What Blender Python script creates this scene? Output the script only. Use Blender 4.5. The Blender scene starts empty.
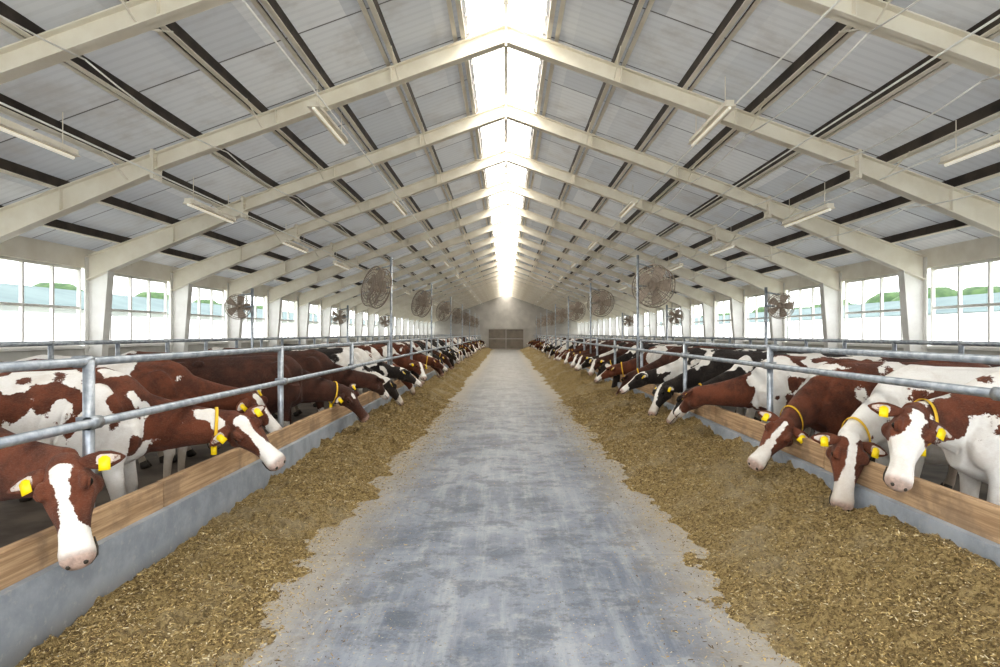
import bpy, math, random
import numpy as np
from mathutils import Vector, noise, Matrix
random.seed(7); np.random.seed(7)
sc=bpy.context.scene
sc.view_settings.view_transform='Standard'
try: sc.view_settings.look='Medium High Contrast'
except Exception: pass
H=1.7
DL,DR=2.6,2.9
XW=7.83
YEND=64.0; Y0=-2.0
SL=.365
def roof(x): return 6.15-SL*abs(x)
def raft(x): return 6.0-SL*abs(x)

# ---------------------------------------------------------------- materials
def nmat(name):
    m=bpy.data.materials.new(name); m.use_nodes=True
    nt=m.node_tree; b=nt.nodes['Principled BSDF']
    return m,nt,b
def setc(b,c,r=.6,me=0.,sp=.5):
    b.inputs['Base Color'].default_value=(*c,1); b.inputs['Roughness'].default_value=r
    b.inputs['Metallic'].default_value=me
    b.inputs['Specular IOR Level'].default_value=sp
def N(nt,t,**k):
    n=nt.nodes.new(t)
    for a,v in k.items(): setattr(n,a,v)
    return n
def mathn(nt,op,a,b=None,clamp=False):
    n=nt.nodes.new('ShaderNodeMath'); n.operation=op; n.use_clamp=clamp
    for i,v in enumerate((a,b)):
        if v is None: continue
        if isinstance(v,(int,float)): n.inputs[i].default_value=v
        else: nt.links.new(v,n.inputs[i])
    return n.outputs[0]
def noisen(nt,vec,scale,detail=4,rough=.55):
    n=nt.nodes.new('ShaderNodeTexNoise'); n.inputs['Scale'].default_value=scale
    n.inputs['Detail'].default_value=detail; n.inputs['Roughness'].default_value=rough
    if vec is not None: nt.links.new(vec,n.inputs['Vector'])
    return n.outputs['Fac']
def mixc(nt,f,a,b):
    n=nt.nodes.new('ShaderNodeMix'); n.data_type='RGBA'
    for i,v in ((0,f),(6,a),(7,b)):
        if isinstance(v,tuple): n.inputs[i].default_value=(*v,1)
        elif isinstance(v,(int,float)): n.inputs[i].default_value=v
        else: nt.links.new(v,n.inputs[i])
    return n.outputs[2]
def ramp(nt,f,a,b):
    n=nt.nodes.new('ShaderNodeMapRange'); n.interpolation_type='SMOOTHSTEP'
    nt.links.new(f,n.inputs[0]); n.inputs[1].default_value=a; n.inputs[2].default_value=b
    return n.outputs[0]
def objc(nt): return N(nt,'ShaderNodeTexCoord').outputs['Object']
def bump(nt,b,h,st,d=.02):
    n=nt.nodes.new('ShaderNodeBump'); n.inputs['Strength'].default_value=st; n.inputs['Distance'].default_value=d
    nt.links.new(h,n.inputs['Height']); nt.links.new(n.outputs[0],b.inputs['Normal'])
def mottled(name,c1,c2,scale,r=.6,me=0.,bs=.15,sp=.5):
    m,nt,b=nmat(name); setc(b,c1,r,me,sp); co=objc(nt)
    f=noisen(nt,co,scale,5)
    nt.links.new(mixc(nt,ramp(nt,f,.35,.65),c1,c2),b.inputs['Base Color'])
    if bs: bump(nt,b,noisen(nt,co,scale*6),bs,.01)
    return m
M_cream=mottled('cream_painted_steel',(.90,.85,.75),(.82,.76,.65),2.5,.5,0,0)
M_white=mottled('white_painted_steel',(.88,.87,.83),(.80,.78,.74),3,.5,0,0)
M_dark=mottled('dark_purlin_steel',(.045,.035,.03),(.09,.07,.055),3,.6,0,0)
M_galv=mottled('galvanised_steel',(.50,.53,.56),(.33,.36,.40),14,.40,.65,.05)
# timber with grain along the plank
m,nt,b=nmat('worn_timber'); M_wood=m; setc(b,(.5,.35,.2),.75,0,.3); co=objc(nt)
mp=N(nt,'ShaderNodeMapping'); mp.inputs['Scale'].default_value=(14,.8,22); nt.links.new(co,mp.inputs[0])
gr=noisen(nt,mp.outputs[0],2,6,.65); bl=noisen(nt,co,3,5,.6)
c=mixc(nt,ramp(nt,gr,.35,.65),(.60,.42,.26),(.38,.25,.145))
c=mixc(nt,mathn(nt,'MULTIPLY',ramp(nt,bl,.48,.66),.6),c,(.23,.165,.115))
nt.links.new(c,b.inputs['Base Color']); bump(nt,b,gr,.4,.01)
# kerb with grime toward its foot
m,nt,b=nmat('kerb_concrete'); M_kerb=m; setc(b,(.4,.4,.45),.6); co=objc(nt)
sx=N(nt,'ShaderNodeSeparateXYZ'); nt.links.new(co,sx.inputs[0])
k1=noisen(nt,co,2.2,7,.65); k2=noisen(nt,co,14,5,.7)
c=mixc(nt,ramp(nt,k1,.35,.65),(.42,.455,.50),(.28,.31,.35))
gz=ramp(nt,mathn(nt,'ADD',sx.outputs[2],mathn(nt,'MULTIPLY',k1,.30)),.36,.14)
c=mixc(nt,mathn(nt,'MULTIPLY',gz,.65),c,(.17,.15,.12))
c=mixc(nt,mathn(nt,'MULTIPLY',ramp(nt,k2,.55,.70),.45),c,(.50,.49,.46))
nt.links.new(c,b.inputs['Base Color']); bump(nt,b,k2,.25,.01)
M_wall=mottled('wall_render',(.65,.64,.60),(.55,.53,.48),2,.8,0,.1)
M_gable=mottled('gable_cladding',(.58,.55,.50),(.48,.45,.41),1,.7,0,.1)
M_door=mottled('door_paint',(.20,.17,.14),(.27,.23,.19),1,.6,0,.1)
M_straw=[mottled('straw_light',(.64,.49,.23),(.50,.36,.15),20,.8,0,0),
         mottled('straw_mid',(.43,.31,.135),(.32,.22,.095),20,.8,0,0),
         mottled('straw_dark',(.17,.115,.05),(.11,.07,.035),20,.8,0,0),
         mottled('straw_pale',(.78,.68,.46),(.64,.54,.34),20,.8,0,0)]
M_leaf=mottled('hedge_leaves',(.035,.075,.025),(.07,.125,.04),2,.8,0,.5)
M_bldg=mottled('outbuilding_wall',(.75,.76,.76),(.68,.70,.72),.4,.8,0,.1)
M_broof=mottled('outbuilding_roof',(.045,.085,.085),(.075,.12,.115),.5,.7,0,.1)
M_grass=mottled('yard_ground',(.55,.54,.48),(.42,.46,.34),.3,.9,0,.1)
M_slat=mottled('slatted_floor',(.17,.14,.11),(.09,.07,.055),2,.7,0,.3)
def emis(name,c,s):
    m=bpy.data.materials.new(name); m.use_nodes=True; nt=m.node_tree
    b=nt.nodes['Principled BSDF']; setc(b,(.8,.8,.8),.6)
    b.inputs['Emission Color'].default_value=(*c,1); b.inputs['Emission Strength'].default_value=s
    return m
M_sky=emis('translucent_skylight',(1,.97,.90),7.5)
M_curt=emis('backlit_curtain',(.95,.98,1),1.8)
M_tube=emis('fluorescent_tube',(1,.90,.68),.35)

# roof sheet : translucent layer added so sky light brightens the ceiling
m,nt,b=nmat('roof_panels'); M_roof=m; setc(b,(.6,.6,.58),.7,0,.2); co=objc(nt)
sx=N(nt,'ShaderNodeSeparateXYZ'); nt.links.new(co,sx.inputs[0])
def lines(o,period,w,off=0.):
    a=mathn(nt,'ADD',o,off+1000*period); a=mathn(nt,'MODULO',a,period); return mathn(nt,'LESS_THAN',a,w)
l1=lines(sx.outputs[1],1.42,.024); l3=lines(sx.outputs[1],.142,.05)
cell=N(nt,'ShaderNodeTexWhiteNoise'); fl=N(nt,'ShaderNodeVectorMath',operation='FLOOR')
dv=N(nt,'ShaderNodeVectorMath',operation='DIVIDE'); nt.links.new(co,dv.inputs[0]); dv.inputs[1].default_value=(.945,1.42,50)
nt.links.new(dv.outputs[0],fl.inputs[0]); nt.links.new(fl.outputs[0],cell.inputs['Vector'])
base=mixc(nt,cell.outputs['Value'],(.54,.55,.56),(.70,.695,.68))
base=mixc(nt,mathn(nt,'MULTIPLY',ramp(nt,noisen(nt,co,1.3,6,.65),.46,.72),.5),base,(.44,.40,.35))
base=mixc(nt,mathn(nt,'MULTIPLY',l3,.09),base,(.25,.25,.25))
base=mixc(nt,mathn(nt,'MULTIPLY',l1,.85),base,(.08,.07,.06))
nt.links.new(base,b.inputs['Base Color'])
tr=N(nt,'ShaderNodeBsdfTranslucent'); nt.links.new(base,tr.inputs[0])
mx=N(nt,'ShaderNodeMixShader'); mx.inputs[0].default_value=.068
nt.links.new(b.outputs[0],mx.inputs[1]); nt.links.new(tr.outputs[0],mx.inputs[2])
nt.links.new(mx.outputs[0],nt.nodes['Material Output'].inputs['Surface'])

# alley floor
m,nt,b=nmat('alley_concrete'); M_floor=m; setc(b,(.4,.42,.45),.55); co=objc(nt)
sx=N(nt,'ShaderNodeSeparateXYZ'); nt.links.new(co,sx.inputs[0])
ax=mathn(nt,'ABSOLUTE',sx.outputs[0])
n1=noisen(nt,co,.9,8,.65); n2=noisen(nt,co,6,8,.7); n3=noisen(nt,co,60,4,.75)
mp=N(nt,'ShaderNodeMapping'); mp.inputs['Scale'].default_value=(4,.30,1); nt.links.new(co,mp.inputs[0])
n4=noisen(nt,mp.outputs[0],1.6,7,.7)
n5=noisen(nt,co,2.3,9,.78); n6=noisen(nt,co,18,6,.8)
c=mixc(nt,ramp(nt,n1,.38,.60),(.145,.17,.22),(.265,.29,.34))
c=mixc(nt,mathn(nt,'MULTIPLY',ramp(nt,n4,.45,.66),.55),c,(.42,.435,.455))
c=mixc(nt,mathn(nt,'MULTIPLY',ramp(nt,n5,.49,.58),.62),c,(.10,.115,.14))
c=mixc(nt,mathn(nt,'MULTIPLY',ramp(nt,n2,.51,.68),.50),c,(.43,.43,.43))
c=mixc(nt,mathn(nt,'MULTIPLY',ramp(nt,n6,.53,.64),.5),c,(.13,.135,.15))
edge=mathn(nt,'ADD',ax,mathn(nt,'MULTIPLY',n5,.9))
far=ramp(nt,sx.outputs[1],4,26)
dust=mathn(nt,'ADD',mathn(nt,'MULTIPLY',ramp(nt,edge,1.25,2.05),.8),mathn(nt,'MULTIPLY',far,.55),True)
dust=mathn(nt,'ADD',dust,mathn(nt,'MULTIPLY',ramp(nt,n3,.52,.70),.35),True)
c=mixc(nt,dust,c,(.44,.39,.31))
jy=mathn(nt,'MODULO',mathn(nt,'ADD',sx.outputs[1],100.4),4.2); j=mathn(nt,'LESS_THAN',jy,.016)
c=mixc(nt,mathn(nt,'MULTIPLY',j,.35),c,(.15,.16,.18))
nt.links.new(c,b.inputs['Base Color'])
nt.links.new(mathn(nt,'ADD',mathn(nt,'MULTIPLY',n5,.5),.28),b.inputs['Roughness'])
bump(nt,b,mathn(nt,'ADD',n2,mathn(nt,'MULTIPLY',n3,.6)),.35,.012)

# feed
m,nt,b=nmat('silage_feed'); M_feed=m; setc(b,(.3,.2,.08),.9,0,.2); co=objc(nt)
n1=noisen(nt,co,1.2,6,.6); n2=noisen(nt,co,40,6,.75); n3=noisen(nt,co,120,3,.7); n4=noisen(nt,co,7,6,.7)
c=mixc(nt,ramp(nt,n2,.34,.62),(.15,.10,.045),(.48,.36,.17))
c=mixc(nt,mathn(nt,'MULTIPLY',ramp(nt,n4,.52,.68),.35),c,(.17,.115,.05))
c=mixc(nt,mathn(nt,'MULTIPLY',ramp(nt,n1,.48,.66),.5),c,(.50,.43,.31))
c=mixc(nt,mathn(nt,'MULTIPLY',ramp(nt,n3,.55,.7),.5),c,(.64,.51,.29))
nt.links.new(c,b.inputs['Base Color']); bump(nt,b,mathn(nt,'ADD',n2,n3),.9,.03)

def coat(name,dark,dark2):
    m,nt,b=nmat(name); setc(b,dark,.68,0,.25); co=objc(nt)
    a=N(nt,'ShaderNodeAttribute',attribute_name='fur').outputs['Fac']
    p=N(nt,'ShaderNodeAttribute',attribute_name='pink').outputs['Fac']
    e=mathn(nt,'MULTIPLY',mathn(nt,'SUBTRACT',noisen(nt,co,16,6,.75),.5),.75)
    f=ramp(nt,mathn(nt,'ADD',a,e),-.03,.03)
    sz=N(nt,'ShaderNodeSeparateXYZ'); nt.links.new(co,sz.inputs[0])
    w=mixc(nt,mathn(nt,'MULTIPLY',ramp(nt,noisen(nt,co,4,6,.65),.42,.68),.5),(.86,.83,.78),(.62,.54,.46))
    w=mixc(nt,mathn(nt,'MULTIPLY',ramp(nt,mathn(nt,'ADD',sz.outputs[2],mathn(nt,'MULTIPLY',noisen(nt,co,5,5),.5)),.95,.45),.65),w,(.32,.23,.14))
    d=mixc(nt,ramp(nt,noisen(nt,co,5,6,.65),.35,.65),dark,dark2)
    c=mixc(nt,f,w,d)
    mp=N(nt,'ShaderNodeMapping'); mp.inputs['Scale'].default_value=(30,30,110); nt.links.new(co,mp.inputs[0])
    hair=noisen(nt,mp.outputs[0],2.2,5,.7)
    c=mixc(nt,mathn(nt,'MULTIPLY',ramp(nt,hair,.45,.75),.20),c,(.40,.30,.22))
    pk=mixc(nt,ramp(nt,noisen(nt,co,22,4),.42,.62),(.50,.33,.26),(.30,.20,.16))
    c=mixc(nt,p,c,pk)
    nt.links.new(c,b.inputs['Base Color'])
    b.inputs['Sheen Weight'].default_value=.08; b.inputs['Sheen Roughness'].default_value=.5
    bump(nt,b,mathn(nt,'ADD',hair,mathn(nt,'MULTIPLY',noisen(nt,co,9,4),1.2)),.6,.014)
    return m
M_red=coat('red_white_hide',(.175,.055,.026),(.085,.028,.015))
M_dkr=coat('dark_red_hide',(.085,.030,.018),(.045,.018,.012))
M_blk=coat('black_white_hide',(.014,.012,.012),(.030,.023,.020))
m,nt,b=nmat('eye'); M_eye=m; setc(b,(.008,.006,.005),.08)
m,nt,b=nmat('yellow_tag'); M_tag=m; setc(b,(.95,.70,.01),.4)
m,nt,b=nmat('yellow_strap'); M_col=m; setc(b,(.80,.50,.04),.6)
m,nt,b=nmat('hoof'); M_hoof=m; setc(b,(.05,.04,.03),.5)

# ---------------------------------------------------------------- geometry container
class G:
    def __init__(s): s.v=[]; s.f=[]; s.m=[]
    def add(s,vs,fs,m=0):
        o=len(s.v); s.v+= [tuple(p) for p in vs]
        for f in fs: s.f.append(tuple(i+o for i in f)); s.m.append(m)
    def box(s,x0,x1,y0,y1,z0,z1,m=0):
        s.add([(x0,y0,z0),(x1,y0,z0),(x1,y1,z0),(x0,y1,z0),(x0,y0,z1),(x1,y0,z1),(x1,y1,z1),(x0,y1,z1)],
              [(0,3,2,1),(4,5,6,7),(0,1,5,4),(1,2,6,5),(2,3,7,6),(3,0,4,7)],m)
    def prism(s,poly,y0,y1,m=0):   # poly in XZ
        n=len(poly); vs=[(x,y0,z) for x,z in poly]+[(x,y1,z) for x,z in poly]
        fs=[tuple(range(n)),tuple(reversed(range(n,2*n)))]
        fs+=[((i+1)%n,i,i+n,(i+1)%n+n) for i in range(n)]
        s.add(vs,fs,m)
    def loft(s,rings,m=0,closed=False):
        n=len(rings[0]); vs=[p for r in rings for p in r]; fs=[]
        k=len(rings)
        for i in range(k if closed else k-1):
            a=i*n; b_=((i+1)%k)*n
            for j in range(n): fs.append((a+j,a+(j+1)%n,b_+(j+1)%n,b_+j))
        if not closed:
            c0=sum((Vector(p) for p in rings[0]),Vector())/n; c1=sum((Vector(p) for p in rings[-1]),Vector())/n
            vs+= [c0,c1]; i0=k*n; i1=i0+1
            for j in range(n):
                fs.append((i0,(j+1)%n,j)); fs.append((i1,(k-1)*n+j,(k-1)*n+(j+1)%n))
        s.add(vs,fs,m)
    def tube(s,pts,rad,n=12,m=0,side=None):
        pts=[Vector(p) for p in pts]; rings=[]
        for i,p in enumerate(pts):
            t=(pts[min(i+1,len(pts)-1)]-pts[max(i-1,0)]).normalized()
            if side is not None: sd=Vector(side)
            else:
                sd=t.cross(Vector((0,0,1)))
                if sd.length<.05: sd=Vector((0,1,0))
            sd=(sd-t*sd.dot(t)).normalized(); up=sd.cross(t)
            r=rad[i] if isinstance(rad,(list,tuple)) else rad
            if not isinstance(r,(list,tuple)): r=(r,r)
            rings.append([p+sd*math.cos(2*math.pi*j/n)*r[0]+up*math.sin(2*math.pi*j/n)*r[1] for j in range(n)])
        s.loft(rings,m)
    def ell(s,c,r,m=0,n=14,k=9,R=None):
        c=Vector(c); rings=[]
        for i in range(1,k):
            th=math.pi*i/k
            ring=[]
            for j in range(n):
                a=2*math.pi*j/n
                q=Vector((r[0]*math.sin(th)*math.cos(a),r[1]*math.sin(th)*math.sin(a),r[2]*math.cos(th)))
                if R is not None: q=R@q
                ring.append(c+q)
            rings.append(ring)
        s.loft(rings,m)
    def mesh(s,name,mats,smooth=False):
        me=bpy.data.meshes.new(name); me.from_pydata(s.v,[],s.f)
        for mt in mats: me.materials.append(mt)
        me.polygons.foreach_set('material_index',s.m)
        if smooth: me.polygons.foreach_set('use_smooth',[True]*len(s.f))
        me.update(); return me
    def obj(s,name,mats,smooth=False,loc=(0,0,0)):
        return place(s.mesh(name,mats,smooth),name,loc)
def place(me,name,loc=(0,0,0),rz=0.,parent=None):
    o=bpy.data.objects.new(name,me); o.location=loc; o.rotation_euler=(0,0,rz)
    sc.collection.objects.link(o)
    if parent: o.parent=parent
    return o

# ---------------------------------------------------------------- shell
YE=YEND-.02
g=G(); g.box(-DL,DR,Y0-6,YEND,-.2,0); g.obj('floor',[M_floor])
g=G(); g.box(-XW,-DL-.16,Y0-6,YEND,-.2,-.001); g.box(DR+.16,XW,Y0-6,YEND,-.2,-.001); g.obj('floor_stalls',[M_slat])
g=G(); g.box(-90,90,-60,160,-.5,-.22); g.obj('ground_yard',[M_grass])
def kerb(side,D,zt):
    g=G(); s=side
    a,b_=sorted((s*(D-.10),s*(D+.16)))
    g.box(a,b_,Y0,YE,-.05,zt-.20,0); 
    return g.obj('feed_kerb',[M_kerb])
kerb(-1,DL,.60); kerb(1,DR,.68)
def planks(side,D,zt,name):
    g=G(); y=Y0; random.seed(5+side)
    while y<YE:
        L=random.uniform(2.8,4.2); y2=min(y+L,YE)
        dz=random.uniform(-.012,.012)
        a,b_=sorted((side*(D-.045),side*(D+.02)))
        g.box(a,b_,y+.006,y2-.006,zt-.21+dz,zt+dz); y=y2
    o=g.obj(name,[M_wood])
    bv=o.modifiers.new('bevel','BEVEL'); bv.width=.008; bv.segments=2
planks(-1,DL,.60,'kerb_plank'); planks(1,DR,.69,'kerb_plank')
for s,nm in((-1,'left'),(1,'right')):
    g=G(); a,b_=sorted((s*XW,s*(XW+.2))); g.box(a,b_,Y0,YE,-.2,1.42); g.obj('wall_'+nm,[M_wall])
    g=G(); g.box(a,b_,Y0,YE,2.92,roof(XW)-.02); g.obj('trim_eave_'+nm,[M_cream])
    g=G(); a,b_=sorted((s*(XW-.04),s*(XW+.22))); g.box(a,b_,Y0,YE,1.42,1.47); g.obj('trim_sill_'+nm,[M_white])
g=G(); g.prism([(-XW,-.1),(XW,-.1),(XW,roof(XW)),(0,roof(0)),(-XW,roof(XW))],YEND,YEND+.2); g.obj('wall_far',[M_gable])
g=G(); g.box(-1.9,1.9,YEND-.08,YEND-.01,0,2.2,0)
for x in(-1.9,-.03,1.84): g.box(x,x+.06,YEND-.12,YEND-.08,0,2.2,1)
for z in(0.02,1.1,2.14): g.box(-1.9,1.9,YEND-.12,YEND-.08,z,z+.06,1)
g.box(-2.3,2.3,YEND-.14,YEND-.01,2.22,2.34,1)
g.obj('door_1',[M_door,M_gable])
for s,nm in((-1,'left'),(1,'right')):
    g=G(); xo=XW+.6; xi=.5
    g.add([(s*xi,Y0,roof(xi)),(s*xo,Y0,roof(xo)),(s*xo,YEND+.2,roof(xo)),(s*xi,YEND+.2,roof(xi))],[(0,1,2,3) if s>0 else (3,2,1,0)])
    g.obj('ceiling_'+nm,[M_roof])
g=G()
for s in(-1,1):
    P=[(0,roof(0)),(s*.52,roof(.52)),(s*.52,roof(.52)+.02),(0,roof(0)+.02)]
    g.prism(P,Y0,YE,0)
g.obj('skylight',[M_sky])
g=G(); y=Y0
while y<YE-.1:
    for s in(-1,1):
        P=[(0,roof(0)-.06),(s*.54,roof(.54)-.06),(s*.54,roof(.54)-.005),(0,roof(0)-.005)]
        g.prism(P,y,y+.035,0)
    y+=.71
g.box(-.03,.03,Y0,YE,roof(0)-.09,roof(0)-.01,0)
g.obj('skylight_glazing_bars',[M_white])
for s in(-1,1):
    for i in range(9):
        x=.56+i*.945
        if x>XW: break
        g=G(); z=roof(x); a,b_=sorted((s*x,s*(x+.015)))
        g.box(a,b_,Y0,YE,z-.14,z-.01,0)
        a,b_=sorted((s*(x-.0),s*(x+.065))); g.box(a,b_,Y0,YE,z-.152,z-.14,1)
        a,b_=sorted((s*(x+.13),s*(x+.155))); g.box(a,b_,Y0,YE,z-.12,z-.09,0)
        a,b_=sorted((s*(x+.12),s*(x+.18))); g.box(a,b_,Y0,YE,z-.132,z-.12,1)
        g.obj('roof_purlin',[M_dark,M_cream])
# portal frames
g=G()
def strip(s,xs,dep,off,th,w,m=0):
    for i in range(len(xs)-1):
        xa,xb=xs[i],xs[i+1]; za=raft(xa)-dep[i]+off; zb=raft(xb)-dep[i+1]+off
        g.prism([(s*xa,za),(s*xb,zb),(s*xb,zb+th),(s*xa,za+th)],-w/2,w/2,m)
XJ=4.9
for s in(-1,1):
    xs=[0,XJ]; dp=[.25,.23]
    g.prism([(0,raft(0)),(s*XJ,raft(XJ)),(s*XJ,raft(XJ)-.23),(0,raft(0)-.25)],-.008,.008)
    strip(s,xs,dp,0,.016,.15); strip(s,xs,[.016,.016],0,.016,.15)
    g.prism([(s*XJ,raft(XJ)),(s*(XW-.02),raft(XW)),(s*(XW-.02),raft(XW)-.45),(s*(XW-.5),raft(XW-.5)-.42),(s*XJ,raft(XJ)-.28)],-.008,.008)
    strip(s,[XJ,XW-.5,XW-.02],[.28,.42,.45],0,.016,.17); strip(s,[XJ,XW-.02],[.016,.016],0,.016,.17)
    a,b_=sorted((s*(XJ-.02),s*(XJ+.02))); g.box(a,b_,-.11,.11,raft(XJ)-.36,raft(XJ)+.04)
    for zz in(-.32,-.22,-.1,.0):
        for yy in(-.07,.07): g.box(min(s*(XJ-.04),s*(XJ+.04)),max(s*(XJ-.04),s*(XJ+.04)),yy-.015,yy+.015,raft(XJ)+zz-.015,raft(XJ)+zz+.015)
    a,b_=sorted((s*.015,0)); g.box(a,b_,-.1,.1,raft(0)-.32,raft(0))
    g.prism([(s*XW,0),(s*XW,raft(XW)-.47),(s*(XW-.42),raft(XW-.42)-.44),(s*(XW-.20),0)],-.006,.006,1)
    g.prism([(s*(XW-.20),0),(s*(XW-.42),raft(XW-.42)-.43),(s*(XW-.435),raft(XW-.42)-.43),(s*(XW-.215),0)],-.09,.09,1)
    g.prism([(s*(XW),0),(s*XW,raft(XW)-.02),(s*(XW-.015),raft(XW)-.02),(s*(XW-.015),0)],-.09,.09,1)
    for x in(1.6,3.2,6.2):
        a,b_=sorted((s*x,s*(x+.012))); 
        d=.23 if x<XJ else .33
        g.box(a,b_,-.07,.07,raft(x)-d,raft(x)-.01)
    for i in(1,3,5):
        x=.56+i*.945
        for q in(-1,1): g.tube([(s*x,q*.02,raft(x)-.22),(s*x,q*.55,roof(x)-.14)],[.011,.011],6,0)
mf=g.mesh('portal_frame',[M_cream,M_white])
FR=[8.4+2.84*i for i in range(-3,20)]
for y in FR: place(mf,'portal_frame',(0,y,0))
# roof bracing rods (end bays) and sagging cables
g=G()
for s in(-1,1):
    for bay in(0,8,14):
        ya,yb=FR[bay],FR[bay+1]
        for xa,xb in((.7,4.3),(4.3,7.6)):
            for p,q in((ya,yb),(yb,ya)): g.tube([(s*xa,p,raft(xa)+.02),(s*xb,q,raft(xb)+.02)],[.008,.008],6,0)
g.obj('bracing_rods',[M_cream])
g=G()
for x,dz in((3.35,.30),(5.6,.50),(-3.9,.34),(4.4,.36)):
    for i in range(len(FR)-1):
        ya,yb=FR[i],FR[i+1]; pts=[(x,ya+(yb-ya)*t,raft(x)-dz-.10*4*t*(1-t)) for t in [k/6 for k in range(7)]]
        g.tube(pts,[.009]*7,5,0)
g.obj('hanging_cables',[M_white],True)
# windows
g=G(); L=2.84; z0,z1=1.47,2.92
for z in(z0,2.15,z1-.05): g.box(-.03,.03,.1,L-.1,z,z+.045,0)
for k in range(0,5):
    y=.1+(L-.2)*k/4; g.box(-.03,.03,y-.018,y+.018,z0,z1,0)
g.box(.03,.04,.1,L-.1,z0+.03,2.05,1)
mw=g.mesh('window',[M_white,M_curt])
k=1
for s in(-1,1):
    for y in FR[:-1]:
        o=place(mw,'window_%d'%k,(s*(XW+.10),y,0)); k+=1
        if s<0: o.rotation_euler=(0,0,math.pi); o.location.y=y+L
# outside
for s in(-1,1):
    g=G(); X=16 if s<0 else 20
    a,b_=sorted((s*X,s*(X+8))); g.box(a,b_,-20,90,-.3,2.7,0)
    g.prism([(s*(X-.5),2.6),(s*(X+4),3.7),(s*(X+8.5),2.6)],-20,90,1)
    for y in range(-18,88,6):
        a,b_=sorted((s*(X-.05),s*X)); g.box(a,b_,y,y+2.2,1.0,2.2,1)
    g.obj('outbuilding',[M_bldg,M_broof])
    rr=random.Random(3+s)
    g=G()
    for i in range(34):
        y=-20+i*3.6; r=rr.uniform(1.6,2.4)
        for q in range(5):
            g.ell((s*(33+rr.uniform(-2,2)),y+rr.uniform(-1.5,1.5),rr.uniform(1.5,3.6)),(r,r,r*rr.uniform(.7,1)),0,10,7)
    g.obj('tree_row',[M_leaf],True)

# ---------------------------------------------------------------- rails and posts
def pipe(g,p0,p1,r,n=12,m=0): g.tube([p0,p1],[r,r],n,m)
def barrier(side,D,zl,zt,y0,step):
    s=side; X=s*(D+.03)
    g=G(); pipe(g,(X,Y0,zl),(X,YE,zl),.030); g.obj('neck_rail',[M_galv],True)
    g=G(); pipe(g,(X+s*.05,Y0,zt),(X+s*.05,YE,zt),.028); g.obj('top_rail',[M_galv],True)
    gp=G(); gp.tube([(0,0,0),(0,0,zt+.02)],[.034,.034],14)
    gp.ell((0,0,zt+.02),(.036,.036,.02))
    gp.tube([(-s*.03,-.05,zl),(-s*.03,.05,zl)],[.042,.042],14)
    gp.tube([(s*.05,-.05,zt),(s*.05,.05,zt)],[.04,.04],14)
    gp.box(-.05,.05,-.05,.05,zl-.04,zl+.04)
    gp.box(-.09,.09,-.09,.09,-.0,.42)
    me=gp.mesh('barrier_post',[M_galv],True)
    y=y0
    while y>Y0: y-=step
    y+=step
    while y<YE:
        place(me,'barrier_post',(s*(D+.07),y,0)); y+=step
barrier(-1,DL,1.13,1.52,3.84,3.27)
barrier(1,DR,1.34,1.54,3.55,3.2)
for s in(-1,1):
    g=G(); X=s*5.5
    for z in(1.25,1.58): pipe(g,(X,Y0,z),(X,YE,z),.028)
    y=Y0+.5
    while y<YEND-1:
        pipe(g,(X,y,0),(X,y,1.6),.03)
        pts=[(X,y,1.15),(X+s*1.5,y,1.12),(X+s*1.75,y,1.0),(X+s*1.8,y,.8),(X+s*1.65,y,.55),(X+s*.9,y,.42),(X,y,.4)]
        g.tube(pts,[.024]*7,8,0,side=(0,1,0)); y+=1.25
    g.obj('cubicle_dividers',[M_galv],True)

# ---------------------------------------------------------------- fans
g=G(); R=.5
def ring(g,r,y,tr,m=0,n=36):
    rings=[]
    for i in range(n):
        a=2*math.pi*i/n; c=Vector((math.cos(a)*r,y,math.sin(a)*r)); rd=Vector((math.cos(a),0,math.sin(a)))
        rings.append([c+rd*math.cos(b)*tr+Vector((0,1,0))*math.sin(b)*tr for b in [2*math.pi*j/6 for j in range(6)]])
    g.loft(rings,m,closed=True)
for r,y in((.42,-.15),(.34,-.165),(.26,-.175),(.18,-.18),(.10,-.18),(.42,.15),(.3,.165),(.18,.175)): ring(g,r,y,.008)
ring(g,R,-.12,.014); ring(g,R,.12,.014)
for i in range(32):
    a=2*math.pi*i/32; c,s_=math.cos(a),math.sin(a)
    g.tube([(c*.06,-.18,s_*.06),(c*.3,-.17,s_*.3),(c*.42,-.15,s_*.42),(c*R,-.12,s_*R)],[.0045]*4,4,0,side=(s_,0,-c))
    g.tube([(c*.06,.175,s_*.06),(c*.3,.165,s_*.3),(c*R,.12,s_*R),(c*R,-.12,s_*R)],[.0045]*4,4,0,side=(s_,0,-c))
g.tube([(0,-.1,0),(0,.16,0)],[.10,.10],16,1)
for k in range(5):
    a=2*math.pi*k/5; Rm=Matrix.Rotation(-a,3,'Y')
    vs=[]
    for r,w,tw in((.06,.05,.06),(.2,.10,.05),(.34,.14,.035),(.46,.14,.025)):
        for q in(-1,1): vs.append(Rm@Vector((r,-q*tw,q*w)))
    vs2=[v+Vector((0,.01,0)) for v in vs]
    fs=[]
    for i in range(3):
        fs.append((2*i,2*i+1,2*i+3,2*i+2)); fs.append((8+2*i,8+2*i+2,8+2*i+3,8+2*i+1))
    g.add(vs+vs2,fs,1)
M_fan=mottled('fan_wire_steel',(.40,.33,.27),(.30,.25,.20),5,.5,.2,0)
M_blade=mottled('fan_blade',(.50,.42,.35),(.40,.33,.27),5,.5,.1,0)
mfan=g.mesh('fan',[M_fan,M_blade],True)
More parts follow.
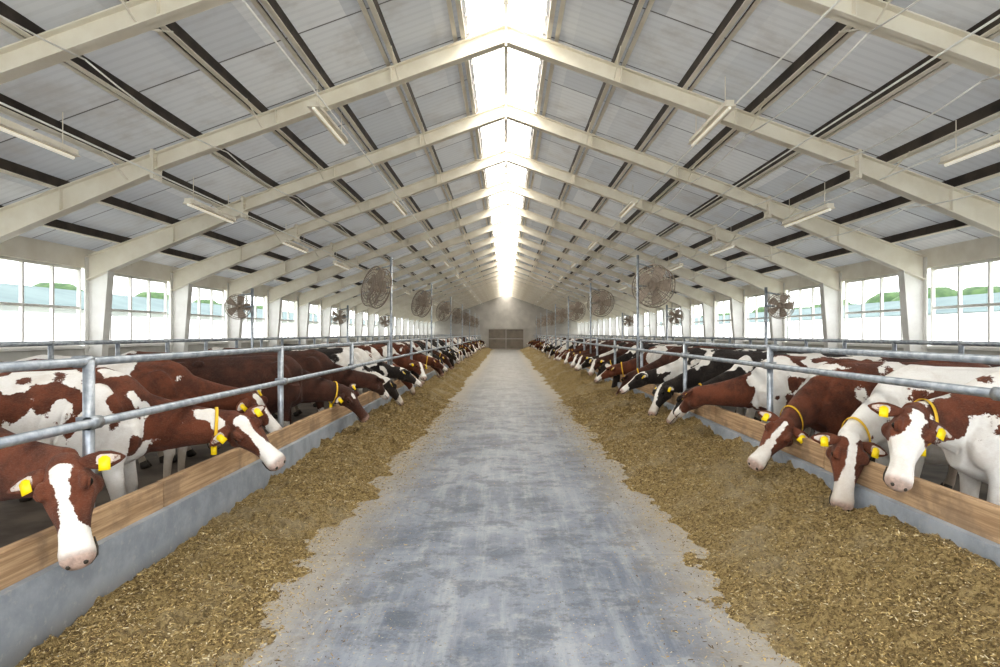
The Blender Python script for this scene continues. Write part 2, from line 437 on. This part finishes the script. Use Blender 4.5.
def fan(x,y,z,yaw,arm,sc_=1.):
    e=bpy.data.objects.new('barn_fan',None); e.location=(x,y,0); sc.collection.objects.link(e)
    g=G(); g.tube([(0,0,0),(0,0,z+.75*sc_)],[.028,.028],10); g.tube([(0,0,z),(arm*.6,0,z)],[.02,.02],8,0)
    g.tube([(0,0,z+.55*sc_),(arm,0,z+.45*sc_)],[.015,.015],8,0)
    me=g.mesh('pole',[M_galv],True); place(me,'pole',parent=e)
    o=place(mfan,'fan_head',(arm,-.02,z),yaw,e); o.scale=(sc_,)*3; o.rotation_euler=(math.radians(-12),0,yaw)
for i in range(7):
    fan(-DL-.02,13.7+7.4*i,2.75,math.radians(-48),-.34,.92)
    fan(DR+.02,13.3+7.4*i,2.75,math.radians(-40),.34,.92)
    if i<3:
        fan(-5.2,12.3+7.4*i,2.25,math.radians(35),-.28,.5)
        fan(5.2,12.0+7.4*i,2.25,math.radians(-35),.28,.5)
g=G(); g.box(-.05,.05,-.78,.78,0,.05,0); g.prism([(-.05,0),(.05,0),(.08,-.03),(-.08,-.03)],-.78,.78,0); g.tube([(0,-.76,-.045),(0,.76,-.045)],[.02,.02],10,1)
for y in(-.6,.6): g.tube([(0,y,.05),(0,y,.42)],[.006,.006],6,0)
ml=g.mesh('fluorescent_strip_light',[M_cream,M_tube])
for x,y0,p in((-2.55,8.7,5.68),(2.85,8.4,5.68),(-4.95,6.1,4.0),(5.1,6.2,4.0)):
    y=y0
    while y<YEND-2:
        z=raft(x)-.34-(.1 if abs(x)>4 else 0); place(ml,'fluorescent_strip_light',(x,y,z)); y+=p
g=G()
for x in(-2.55,2.85,-4.95,5.1,3.9):
    z=raft(x)-.29; pipe(g,(x+.12,Y0,z),(x+.12,YE,z),.011,6)
g.obj('conduit_pipes',[M_white],True)

# ---------------------------------------------------------------- feed
def vn(x,y,seed=0):
    xi=np.floor(x).astype(int); yi=np.floor(y).astype(int); fx=x-xi; fy=y-yi
    fx=fx*fx*(3-2*fx); fy=fy*fy*(3-2*fy)
    def h(a,b):
        n=(a*374761393+b*668265263+seed*982451653)&0x7fffffff
        n=((n^(n>>13))*1274126177)&0x7fffffff
        return ((n^(n>>16))&0xffff)/65535.
    return (h(xi,yi)*(1-fx)+h(xi+1,yi)*fx)*(1-fy)+(h(xi,yi+1)*(1-fx)+h(xi+1,yi+1)*fx)*fy
def fbm(x,y,s,o=4):
    r=0;a=1;t=0
    for i in range(o): r=r+a*vn(x*2**i,y*2**i,s+i*7); t+=a; a*=.5
    return r/t
def feedh(ax,y,side):
    D=(DL if side<0 else DR)-.1
    e=1.42+.46*(fbm(y*.8,y*0+3.3,11+side)-.5)+.26*(fbm(y*4,y*0+1.3,5+side)-.5)
    u=(ax-e)/(D-e)
    n=fbm(ax*5,y*5,3+side)-.5; n2=fbm(ax*18,y*18,9+side,3)-.5; nb=fbm(ax*1.6,y*.9,21+side,2)
    if side<0:
        pr=np.clip(u*2.0,-1,1)*(.08+.06*nb)
        near=np.clip((4.8-y)/2.5,0,1)
        pr=pr-near*.09*np.clip((u-.40)*2.5,0,1)*np.clip(nb*2-.5,0,1)*2.0
        pr=pr+.12*np.clip((y-4.5)/5,0,1)*np.clip(u*2,0,1)
    else:
        pr=np.clip(u*1.8,-1,1)*(.08+.06*nb)+.30*np.clip(u,0,1)*(.5+.9*nb)
    cl=np.clip(fbm(ax*9,y*9,31+side,2)-.58,0,1)*.22
    return pr-.014+n*.10+n2*.045+cl*np.clip(u*4,0,1)
for side,nm in((-1,'left'),(1,'right')):
    D=(DL if side<0 else DR)-.1
    ys=[.6]
    while ys[-1]<YEND-.5: ys.append(ys[-1]+max(.016,ys[-1]*.005))
    ys=np.array(ys); xs=np.linspace(1.0,D,90)
    X,Y=np.meshgrid(xs,ys); Z=feedh(X,Y,side); Z=np.maximum(Z,-.03)
    n=len(xs); r=len(ys)
    V=np.stack([X*side,Y,Z],-1).reshape(-1,3)
    idx=np.arange(r*n).reshape(r,n)
    F=np.stack([idx[:-1,:-1],idx[:-1,1:],idx[1:,1:],idx[1:,:-1]],-1).reshape(-1,4)
    if side<0: F=F[:,::-1]
    me=bpy.data.meshes.new('silage_feed'); me.from_pydata(V.tolist(),[],F.tolist()); me.materials.append(M_feed)
    me.polygons.foreach_set('use_smooth',[True]*len(F)); place(me,'silage_feed')
    cnt=115000
    u=np.random.rand(cnt); yy=1.6+ (15-1.6)*u**1.5
    xx=.8+(D-.8)*np.random.rand(cnt)**.8
    hh=feedh(xx,yy,side)
    keep=(hh>-.008)|(np.random.rand(cnt)<.55*np.exp(-(1.55-xx).clip(0)*4.0))
    xx,yy,hh=xx[keep],yy[keep],np.maximum(hh[keep],0)+.003
    c2=8000; xx=np.concatenate([xx,np.random.rand(c2)**.6*1.6]); yy=np.concatenate([yy,1.6+14*np.random.rand(c2)**1.3]); hh=np.concatenate([hh,np.full(c2,.002)])
    k=len(xx); a=np.random.rand(k)*6.283; Ln=.004+.013*np.random.rand(k)**2; W=.0013+.0026*np.random.rand(k)
    far=np.clip(yy/6,.9,1.8); Ln*=far; W*=far
    tl=(np.random.rand(k)-.4)*.8; tl[-c2:]=0
    Ln[-c2:]*=.6; W[-c2:]*=.7
    d=np.stack([np.cos(a)*np.cos(tl),np.sin(a)*np.cos(tl),np.sin(tl)],-1)*Ln[:,None]
    w=np.stack([-np.sin(a),np.cos(a),(np.random.rand(k)-.5)*1.0*(np.arange(k)<k-c2)],-1)*W[:,None]
    c=np.stack([xx*side,yy,hh],-1)
    V=np.stack([c-d-w,c+d-w,c+d+w,c-d+w],1).reshape(-1,3); F=np.arange(4*k).reshape(k,4)
    me=bpy.data.meshes.new('chopped_straw'); me.from_pydata(V.tolist(),[],F.tolist())
    for mt in M_straw: me.materials.append(mt)
    me.polygons.foreach_set('material_index',np.random.choice(4,k,p=[.31,.34,.24,.11]).astype(np.int32).tolist())
    place(me,'chopped_straw')

# ---------------------------------------------------------------- cows
def sgnp(v,e): return math.copysign(abs(v)**e,v)
def sstep(x,a,b):
    t=max(0,min(1,(x-a)/(b-a))); return t*t*(3-2*t)
def bez(P,t):
    a=1-t; return P[0]*a**3+P[1]*3*a*a*t+P[2]*3*a*t*t+P[3]*t**3
YS=(0,1,0)
def cow_mesh(poll,muz,up,voxel=.014,head='blaze',seed=0.,bias=0.,mat=None,neck=0.,tags=True,collar=True,spots=.3,nz=.98):
    rr=random.Random(int(seed*100)+1)
    poll=Vector(poll); F=(Vector(muz)-poll).normalized(); U=Vector(up); U=(U-F*U.dot(F)).normalized(); S=F.cross(U)
    hp=lambda t,s,u: poll+F*t+S*s+U*u
    g=G(); n=24
    T=[(-1.64,1.20,.09,.13),(-1.58,1.15,.17,.22),(-1.45,1.09,.24,.31),(-1.25,1.06,.275,.345),(-1.02,1.01,.31,.385),(-.75,.97,.345,.415),
       (-.45,.97,.345,.425),(-.18,.985,.30,.42),(.0,1.00,.255,.395),(.13,1.00,.20,.34),(.24,.97,.13,.25)]
    rings=[]
    for x,z,w,h in T:
        r=[]
        for j in range(n):
            a=2*math.pi*j/n; cy,sz=math.cos(a),math.sin(a)
            y=w*sgnp(cy,.88); zz=h*sgnp(sz,.92)
            if sz>0: y*=1-.22*sz**2
            r.append((x,y,z+zz))
        rings.append(r)
    g.loft(rings)
    g.tube([(-1.6,0,1.33),(-1.3,0,1.395),(-.8,0,1.365),(-.3,0,1.375),(-.08,0,1.385),(.08,0,1.32)],[.04,.045,.035,.04,.05,.05],10)
    for s in(-1,1):
        g.ell((-1.06,s*.215,1.29),(.07,.05,.05)); g.ell((-1.58,s*.12,1.22),(.06,.04,.05))
        g.ell((-1.30,s*.17,1.02),(.26,.13,.31)); g.ell((-.04,s*.19,1.04),(.17,.09,.29),R=Matrix.Rotation(-.25,3,'Y'))
        g.ell((.10,s*.16,.90),(.13,.09,.17))
        o=rr.uniform(-.07,.07)
        g.tube([(.06,s*.18,1.0),(.02,s*.19,.80),(.02+o*.3,s*.175,.62),(.05+o*.6,s*.17,.42),(.04+o*.8,s*.17,.36),(.03+o,s*.17,.17),(.05+o,s*.17,.10),(.07+o,s*.17,.05)],
               [(.09,.15),(.075,.12),(.055,.075),(.05,.056),(.042,.045),(.032,.038),(.042,.046),(.045,.05)],14,side=YS)
        o=rr.uniform(-.09,.09)
        g.tube([(-1.30,s*.18,1.05),(-1.20,s*.19,.84),(-1.29,s*.185,.66),(-1.42+o,s*.18,.50),(-1.41+o,s*.175,.42),(-1.36+o,s*.17,.18),(-1.34+o,s*.17,.11),(-1.31+o,s*.17,.05)],
               [(.12,.24),(.10,.19),(.070,.115),(.048,.068),(.04,.052),(.034,.042),(.043,.05),(.046,.055)],14,side=YS)
    for k in range(7):
        x=-.25-.13*k
        for s in(-1,1):
            g.tube([(x+.03,s*.20,1.25),(x,s*.314,1.08),(x-.05,s*.333,.90),(x-.1,s*.275,.72)],[.02,.022,.02,.015],8,side=(1,0,0))
    g.ell((-1.10,0,.62),(.24,.17,.17)); 
    for a in(-1.0,-1.2):
        for s in(-1,1): g.tube([(a,s*.08,.52),(a,s*.08,.42)],[.022,.016],8)
    P=[Vector((-.14,0,1.08)),Vector((.25,0,nz)),None,hp(.02,0,-.10)]
    P[2]=P[3]+(P[1]-P[3]).normalized()*.2
    K=10; pts=[bez(P,i/(K-1)) for i in range(K)]
    rw_=lambda t:.19*(1-t)**1.5+.082*(1-(1-t)**1.5)
    rh_=lambda t:.31*(1-t)**1.6+.13*(1-(1-t)**1.6)
    g.tube(pts,[(rw_(i/(K-1)),rh_(i/(K-1))) for i in range(K)],18)
    g.tube([bez(P,.15)-Vector((0,0,.25)),bez(P,.4)-Vector((0,0,.17)),bez(P,.75)-Vector((0,0,.11))],[(.035,.06),(.025,.06),(.02,.03)],10)
    g.ell(hp(.07,0,-.15),(.085,.085,.085))
    HS=[(-.05,0,-.10,.055),(0,.028,-.15,.088),(.06,.042,-.20,.106),(.12,.040,-.22,.115),(.18,.030,-.215,.115),(.24,.014,-.190,.097),(.31,.002,-.165,.080),
        (.38,-.006,-.148,.071),(.44,-.010,-.146,.075),(.49,-.016,-.148,.086),(.53,-.028,-.146,.085),(.56,-.046,-.134,.068),(.58,-.070,-.112,.038)]
    rings=[]
    for t,tp,bt,w in HS:
        c=(tp+bt)/2; h=(tp-bt)/2; r=[]
        for j in range(20):
            a=2*math.pi*j/20; cy,sz=math.cos(a),math.sin(a)
            y=w*sgnp(cy,.78); z=h*sgnp(sz,.78)
            if sz<0: y*=1-.36*sz*sz
            r.append(hp(t,y,c+z))
        rings.append(r)
    g.loft(rings)
    for s in(-1,1):
        g.tube([hp(.10,s*.095,.015),hp(.15,s*.108,.028),hp(.20,s*.095,.018)],[.022,.026,.018],8,side=U)
        g.tube([hp(.17,s*.102,-.05),hp(.26,s*.083,-.055),hp(.34,s*.066,-.06)],[.03,.022,.014],8,side=U)
        g.ell(hp(.535,s*.050,-.055),(.028,.028,.028),n=10,k=7)
        g.ell(hp(.12,s*.075,-.15),(.065,.065,.065),n=10,k=7)
    me=g.mesh('tmp',[M_red]); ob=place(me,'tmp')
    md=ob.modifiers.new('r','REMESH'); md.mode='VOXEL'; md.voxel_size=voxel
    sm=ob.modifiers.new('s','SMOOTH'); sm.factor=.5; sm.iterations=int(5*.014/voxel)+1
    dg=bpy.context.evaluated_depsgraph_get(); ev=ob.evaluated_get(dg); m2=bpy.data.meshes.new_from_object(ev)
    nv=len(m2.vertices); co=np.empty(nv*3,np.float32); m2.vertices.foreach_get('co',co); co=co.reshape(-1,3)
    faces=[tuple(p.vertices) for p in m2.polygons]
    bpy.data.objects.remove(ob); bpy.data.meshes.remove(m2); bpy.data.meshes.remove(me)
    out=G(); out.v=[tuple(p) for p in co.tolist()]; out.f=faces; out.m=[0]*len(faces)
    fur=[];pink=[]
    sv=Vector((seed*3.1,seed*1.7,seed*5.3))
    for q in out.v:
        p=Vector(q)
        b1=noise.noise(p*1.9+sv)+spots*noise.noise(p*6.5+sv)
        mm=b1*1.3+bias
        mm-=1.2*(1-sstep(p.z,.30,.62))
        mm-=.5*(1-sstep(p.z,.55,.8))*(1 if abs(p.y)<.3 else 0)
        if p.x>.15: mm+=neck*sstep(p.x,.15,.4)
        r=p-poll; t=r.dot(F); s_=r.dot(S); u=r.dot(U); pk=0.
        hw=sstep(t,-.04,.05) if (abs(s_)<.19 and u<.12 and u>-.27 and t<.7) else 0
        if hw>0:
            if head=='blaze':
                wd=.040+.03*noise.noise(Vector((t*6,seed,0)))+.09*sstep(t,.32,.50)
                hm=(abs(s_)-wd)*9
                if u<-.10: hm=max(hm,.4-2*sstep(t,.38,.48))
            elif head=='white':
                d=math.hypot((t-.13)*.8,abs(s_)-.125); hm=(.082-d)*9
                hm=max(hm,(.05-t)*9 if abs(s_)>.04 else -1)
            elif head=='star':
                hm=(math.hypot(t-.14,s_*1.6)-.05)*9
            else: hm=.8
            mm=mm*(1-hw)+hm*hw
            if t>.49: pk=sstep(t,.49,.54)*(.8 if head!='solid' else .25)
            e=math.hypot(math.hypot(t-.165,abs(s_)-.115),u+.0)
            if e<.05: mm=max(mm,(.036-e)*20)
        if p.z<.72 and abs(p.y)<.2 and -1.4<p.x<-.85 : pk=max(pk,.8*(1-sstep(p.z,.62,.7))*(1-sstep(abs(p.y),.10,.15)))
        fur.append(max(-1,min(1,mm))); pink.append(pk)
    def fill(val,pv=0.):
        k=len(out.v)-len(fur); fur.extend([val]*k); pink.extend([pv]*k)
    for s in(-1,1):
        base=hp(.030,s*.075,-.010); dr=(S*s*1.0-U*.22+F*.06+Vector((0,0,-.06))).normalized()
        wid=(F*.75+Vector((0,0,-.5))+U*.1); wid=(wid-dr*wid.dot(dr)).normalized()
        nrm=dr.cross(wid)
        if nrm.dot(U)<0: nrm=-nrm
        pts=[base+dr*d+nrm*(-.012*math.sin(d*14)) for d in(0,.05,.10,.15,.195,.22)]
        out.tube(pts,[(.022,.018),(.043,.015),(.054,.010),(.048,.008),(.026,.006),(.005,.003)],14,0,side=wid); fill(.8)
        out.tube([q+nrm*.008 for q in pts[1:5]],[(.018,.004),(.032,.004),(.028,.004),(.010,.003)],10,0,side=wid); fill(-.05,.45)
        if tags:
            hz=wid if wid.z<0 else -wid
            c=pts[2]+dr*.02+nrm*.016+hz*.032; hx=dr*.028; hv=-hz*.034
            q=[c-hx-hv,c+hx-hv,c+hx+hv,c+hx*.35+hv*1.45,c-hx*.35+hv*1.45,c-hx+hv]; q2=[v+nrm*.004 for v in q]
            out.add(q+q2,[(0,5,4,3,2,1),(6,7,8,9,10,11)]+[(i,(i+1)%6,(i+1)%6+6,i+6) for i in range(6)],2); fill(0)
        out.ell(hp(.163,s*.112,.002),(.027,.027,.027),1,12,8); fill(0)
        out.tube([hp(.130,s*.106,-.012),hp(.142,s*.123,.014),hp(.163,s*.127,.024),hp(.184,s*.121,.014),hp(.196,s*.102,-.010)],[.006,.008,.009,.008,.006],8,side=U); fill(.9)
        out.ell(hp(.560,s*.040,-.064),(.014,.014,.018),4,8,6); fill(0)
        out.tube([hp(.43,s*.072,-.116),hp(.49,s*.080,-.116),hp(.53,s*.076,-.116),hp(.562,s*.045,-.112),hp(.572,0,-.110)],[.004,.006,.006,.006,.006],6,4,side=U); fill(0)
    rr=random.Random(int(seed*100)+1)
    for s in(-1,1):
        o=rr.uniform(-.07,.07); o2=rr.uniform(-.09,.09)
        for x in(.075+o,-1.305+o2):
            for q in(-.026,.026):
                out.tube([(x-.005,s*.17+q,.085),(x+.015,s*.17+q,.035),(x+.03,s*.17+q,0)],[(.026,.040),(.029,.050),(.032,.060)],10,4,side=(0,1,0)); fill(0)
    out.tube([(-1.55,0,1.34),(-1.64,0,1.31),(-1.70,0,1.15),(-1.70,.02,.85),(-1.69,.03,.62),(-1.69,.03,.48),(-1.69,.03,.34)],[.035,.032,.024,.018,.03,.04,.01],10,0,side=YS); fill(-.5)
    if collar:
        t=.78; c=bez(P,t); tg=(bez(P,t+.04)-bez(P,t-.04)).normalized(); sd=tg.cross(Vector((0,0,1))).normalized(); upv=sd.cross(tg)
        rw=rw_(t)+.014; rh=rh_(t)+.022
        rings=[]
        for i in range(28):
            a=2*math.pi*i/28; rd=sd*math.cos(a)*rw+upv*math.sin(a)*rh; cc=c+rd-upv*.012; nn=rd.normalized()
            rings.append([cc-tg*.013,cc+tg*.013,cc+tg*.013+nn*.005,cc-tg*.013+nn*.005])
        out.loft(rings,3,closed=True); fill(0)
        b0=c-upv*(rh+.03)
        out.box(b0.x-.022,b0.x+.022,b0.y-.022,b0.y+.022,b0.z-.05,b0.z+.02,2); fill(0)
    me=out.mesh('cow',[mat or M_red,M_eye,M_tag,M_col,M_hoof],True)
    for nm,arr in(('fur',fur),('pink',pink)):
        at=me.attributes.new(nm,'FLOAT','POINT'); at.data.foreach_set('value',arr)
    return me
def hero(ox,oy,yaw,poll,muz,up,**k):
    yw=math.radians(yaw); R=Matrix.Rotation(-yw,3,'Z'); o=Vector((ox,oy,0))
    me=cow_mesh(R@(Vector(poll)-o),R@(Vector(muz)-o),R@Vector(up),voxel=.0115,**k)
    return place(me,'cow',(ox,oy,0),yw)
hero(-3.28,3.52,-4,(-2.43,3.28,1.00),(-2.22,3.06,.57),(.25,-1,.35),head='blaze',seed=1.3,bias=.55,neck=.8,collar=False,nz=.90)
hero(-3.16,4.85,19,(-2.34,5.18,.97),(-1.90,5.10,.60),(.35,-.75,.6),head='blaze',seed=5.1,bias=-.16,neck=.9,spots=.9,nz=.92)
hero(-3.14,8.50,16,(-2.40,9.0,.86),(-2.07,9.1,.42),(.6,-.5,.5),head='star',seed=2.2,bias=.9,mat=M_dkr,neck=.9,nz=.92)
hero(-3.65,6.55,12,(-2.88,6.75,1.02),(-2.60,6.85,.66),(.5,-.3,.7),head='blaze',seed=3.7,bias=.35,neck=.4,collar=False)
hero(3.50,4.36,174,(2.86,4.18,1.15),(2.59,3.91,.69),(-.10,-1,.4),head='white',seed=4.4,bias=-.46,neck=.40,spots=.4,nz=1.05)
hero(3.47,5.25,184,(2.78,4.82,.86),(2.62,4.64,.32),(-.2,-1,.25),head='blaze',seed=8.6,bias=-.50,neck=-.1,collar=True)
hero(3.43,6.35,176,(2.76,5.88,.84),(2.34,5.74,.42),(-.35,-.85,.5),head='blaze',seed=6.2,bias=.10,neck=.9,mat=M_red)
poses=[((.86,.02,.80),(1.10,.06,.30),(.85,0,.5)),
       ((.88,-.14,.84),(1.16,-.34,.40),(.6,-.4,.6)),
       ((.86,.14,.82),(1.10,.36,.38),(.6,.4,.6)),
       ((.92,.0,.94),(1.38,.04,.64),(.5,0,.9)),
       ((.78,-.05,.78),(.93,-.12,.25),(.9,-.2,.3)),
       ((.90,.26,.96),(1.14,.62,.60),(.4,.4,.8)),
       ((.90,-.26,.96),(1.12,-.64,.62),(.4,-.4,.8))]
gen={}
defs=[(0,M_red,'blaze',-.15,.3,.5,False),(1,M_dkr,'star',.6,.5,.2,True),(2,M_blk,'blaze',-.12,.4,.4,False),(3,M_red,'blaze',.35,.6,.4,True),(4,M_red,'white',-.35,.0,.8,False),
      (5,M_dkr,'blaze',.9,.5,.2,False),(1,M_blk,'blaze',-.12,.5,.6,True),(6,M_red,'blaze',.1,.6,.8,False),(4,M_blk,'star',-.02,.5,.6,False),(3,M_blk,'blaze',-.28,.3,.7,False)]
for i,(p,mt,hd,bi,nk,sp,cl) in enumerate(defs):
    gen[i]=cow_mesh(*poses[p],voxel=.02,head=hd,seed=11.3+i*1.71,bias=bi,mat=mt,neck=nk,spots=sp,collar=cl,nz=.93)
rc=random.Random(12)
seqL=[5,2,9,0,7,6,3,1,4,8]; seqR=[7,6,2,9,1,3,8,6,5,9]
y=10.2; i=0
while y<YEND-1.5:
    place(gen[seqL[i%10] if i<10 else rc.randrange(10)],'cow',(-3.10-rc.uniform(0,.2),y,0),math.radians(rc.uniform(-12,18))); y+=rc.uniform(.95,1.6); i+=1
y=7.75; i=0
while y<YEND-1.5:
    place(gen[seqR[i%10] if i<10 else rc.randrange(10)],'cow',(3.42+rc.uniform(0,.2),y,0),math.pi+math.radians(rc.uniform(-16,12))); y+=rc.uniform(.95,1.6); i+=1
place(gen[4],'cow',(-4.6,7.75,0),math.radians(5))
for yy,k in((6.4,7),(9.5,0),(12.2,3),(16,2),(19.7,7),(24,4),(30,0)):
    place(gen[k],'cow',(-6.0,yy,0),math.pi)
for yy,k in((7.2,5),(10.5,7),(13.1,1),(17,0),(21,6),(26,3)):
    place(gen[k],'cow',(6.0,yy,0),0)

# ---------------------------------------------------------------- light & camera
w=bpy.data.worlds.new('w'); sc.world=w; w.use_nodes=True
bg=w.node_tree.nodes['Background']; bg.inputs[0].default_value=(.94,.968,1,1); bg.inputs[1].default_value=3.9
cam=bpy.data.cameras.new('camera'); co=bpy.data.objects.new('camera',cam); sc.collection.objects.link(co)
cam.lens=21.6; cam.sensor_width=36; cam.shift_x=-.006; cam.clip_end=400
co.location=(0,0,H); co.rotation_euler=(math.pi/2,0,0)
sc.camera=co
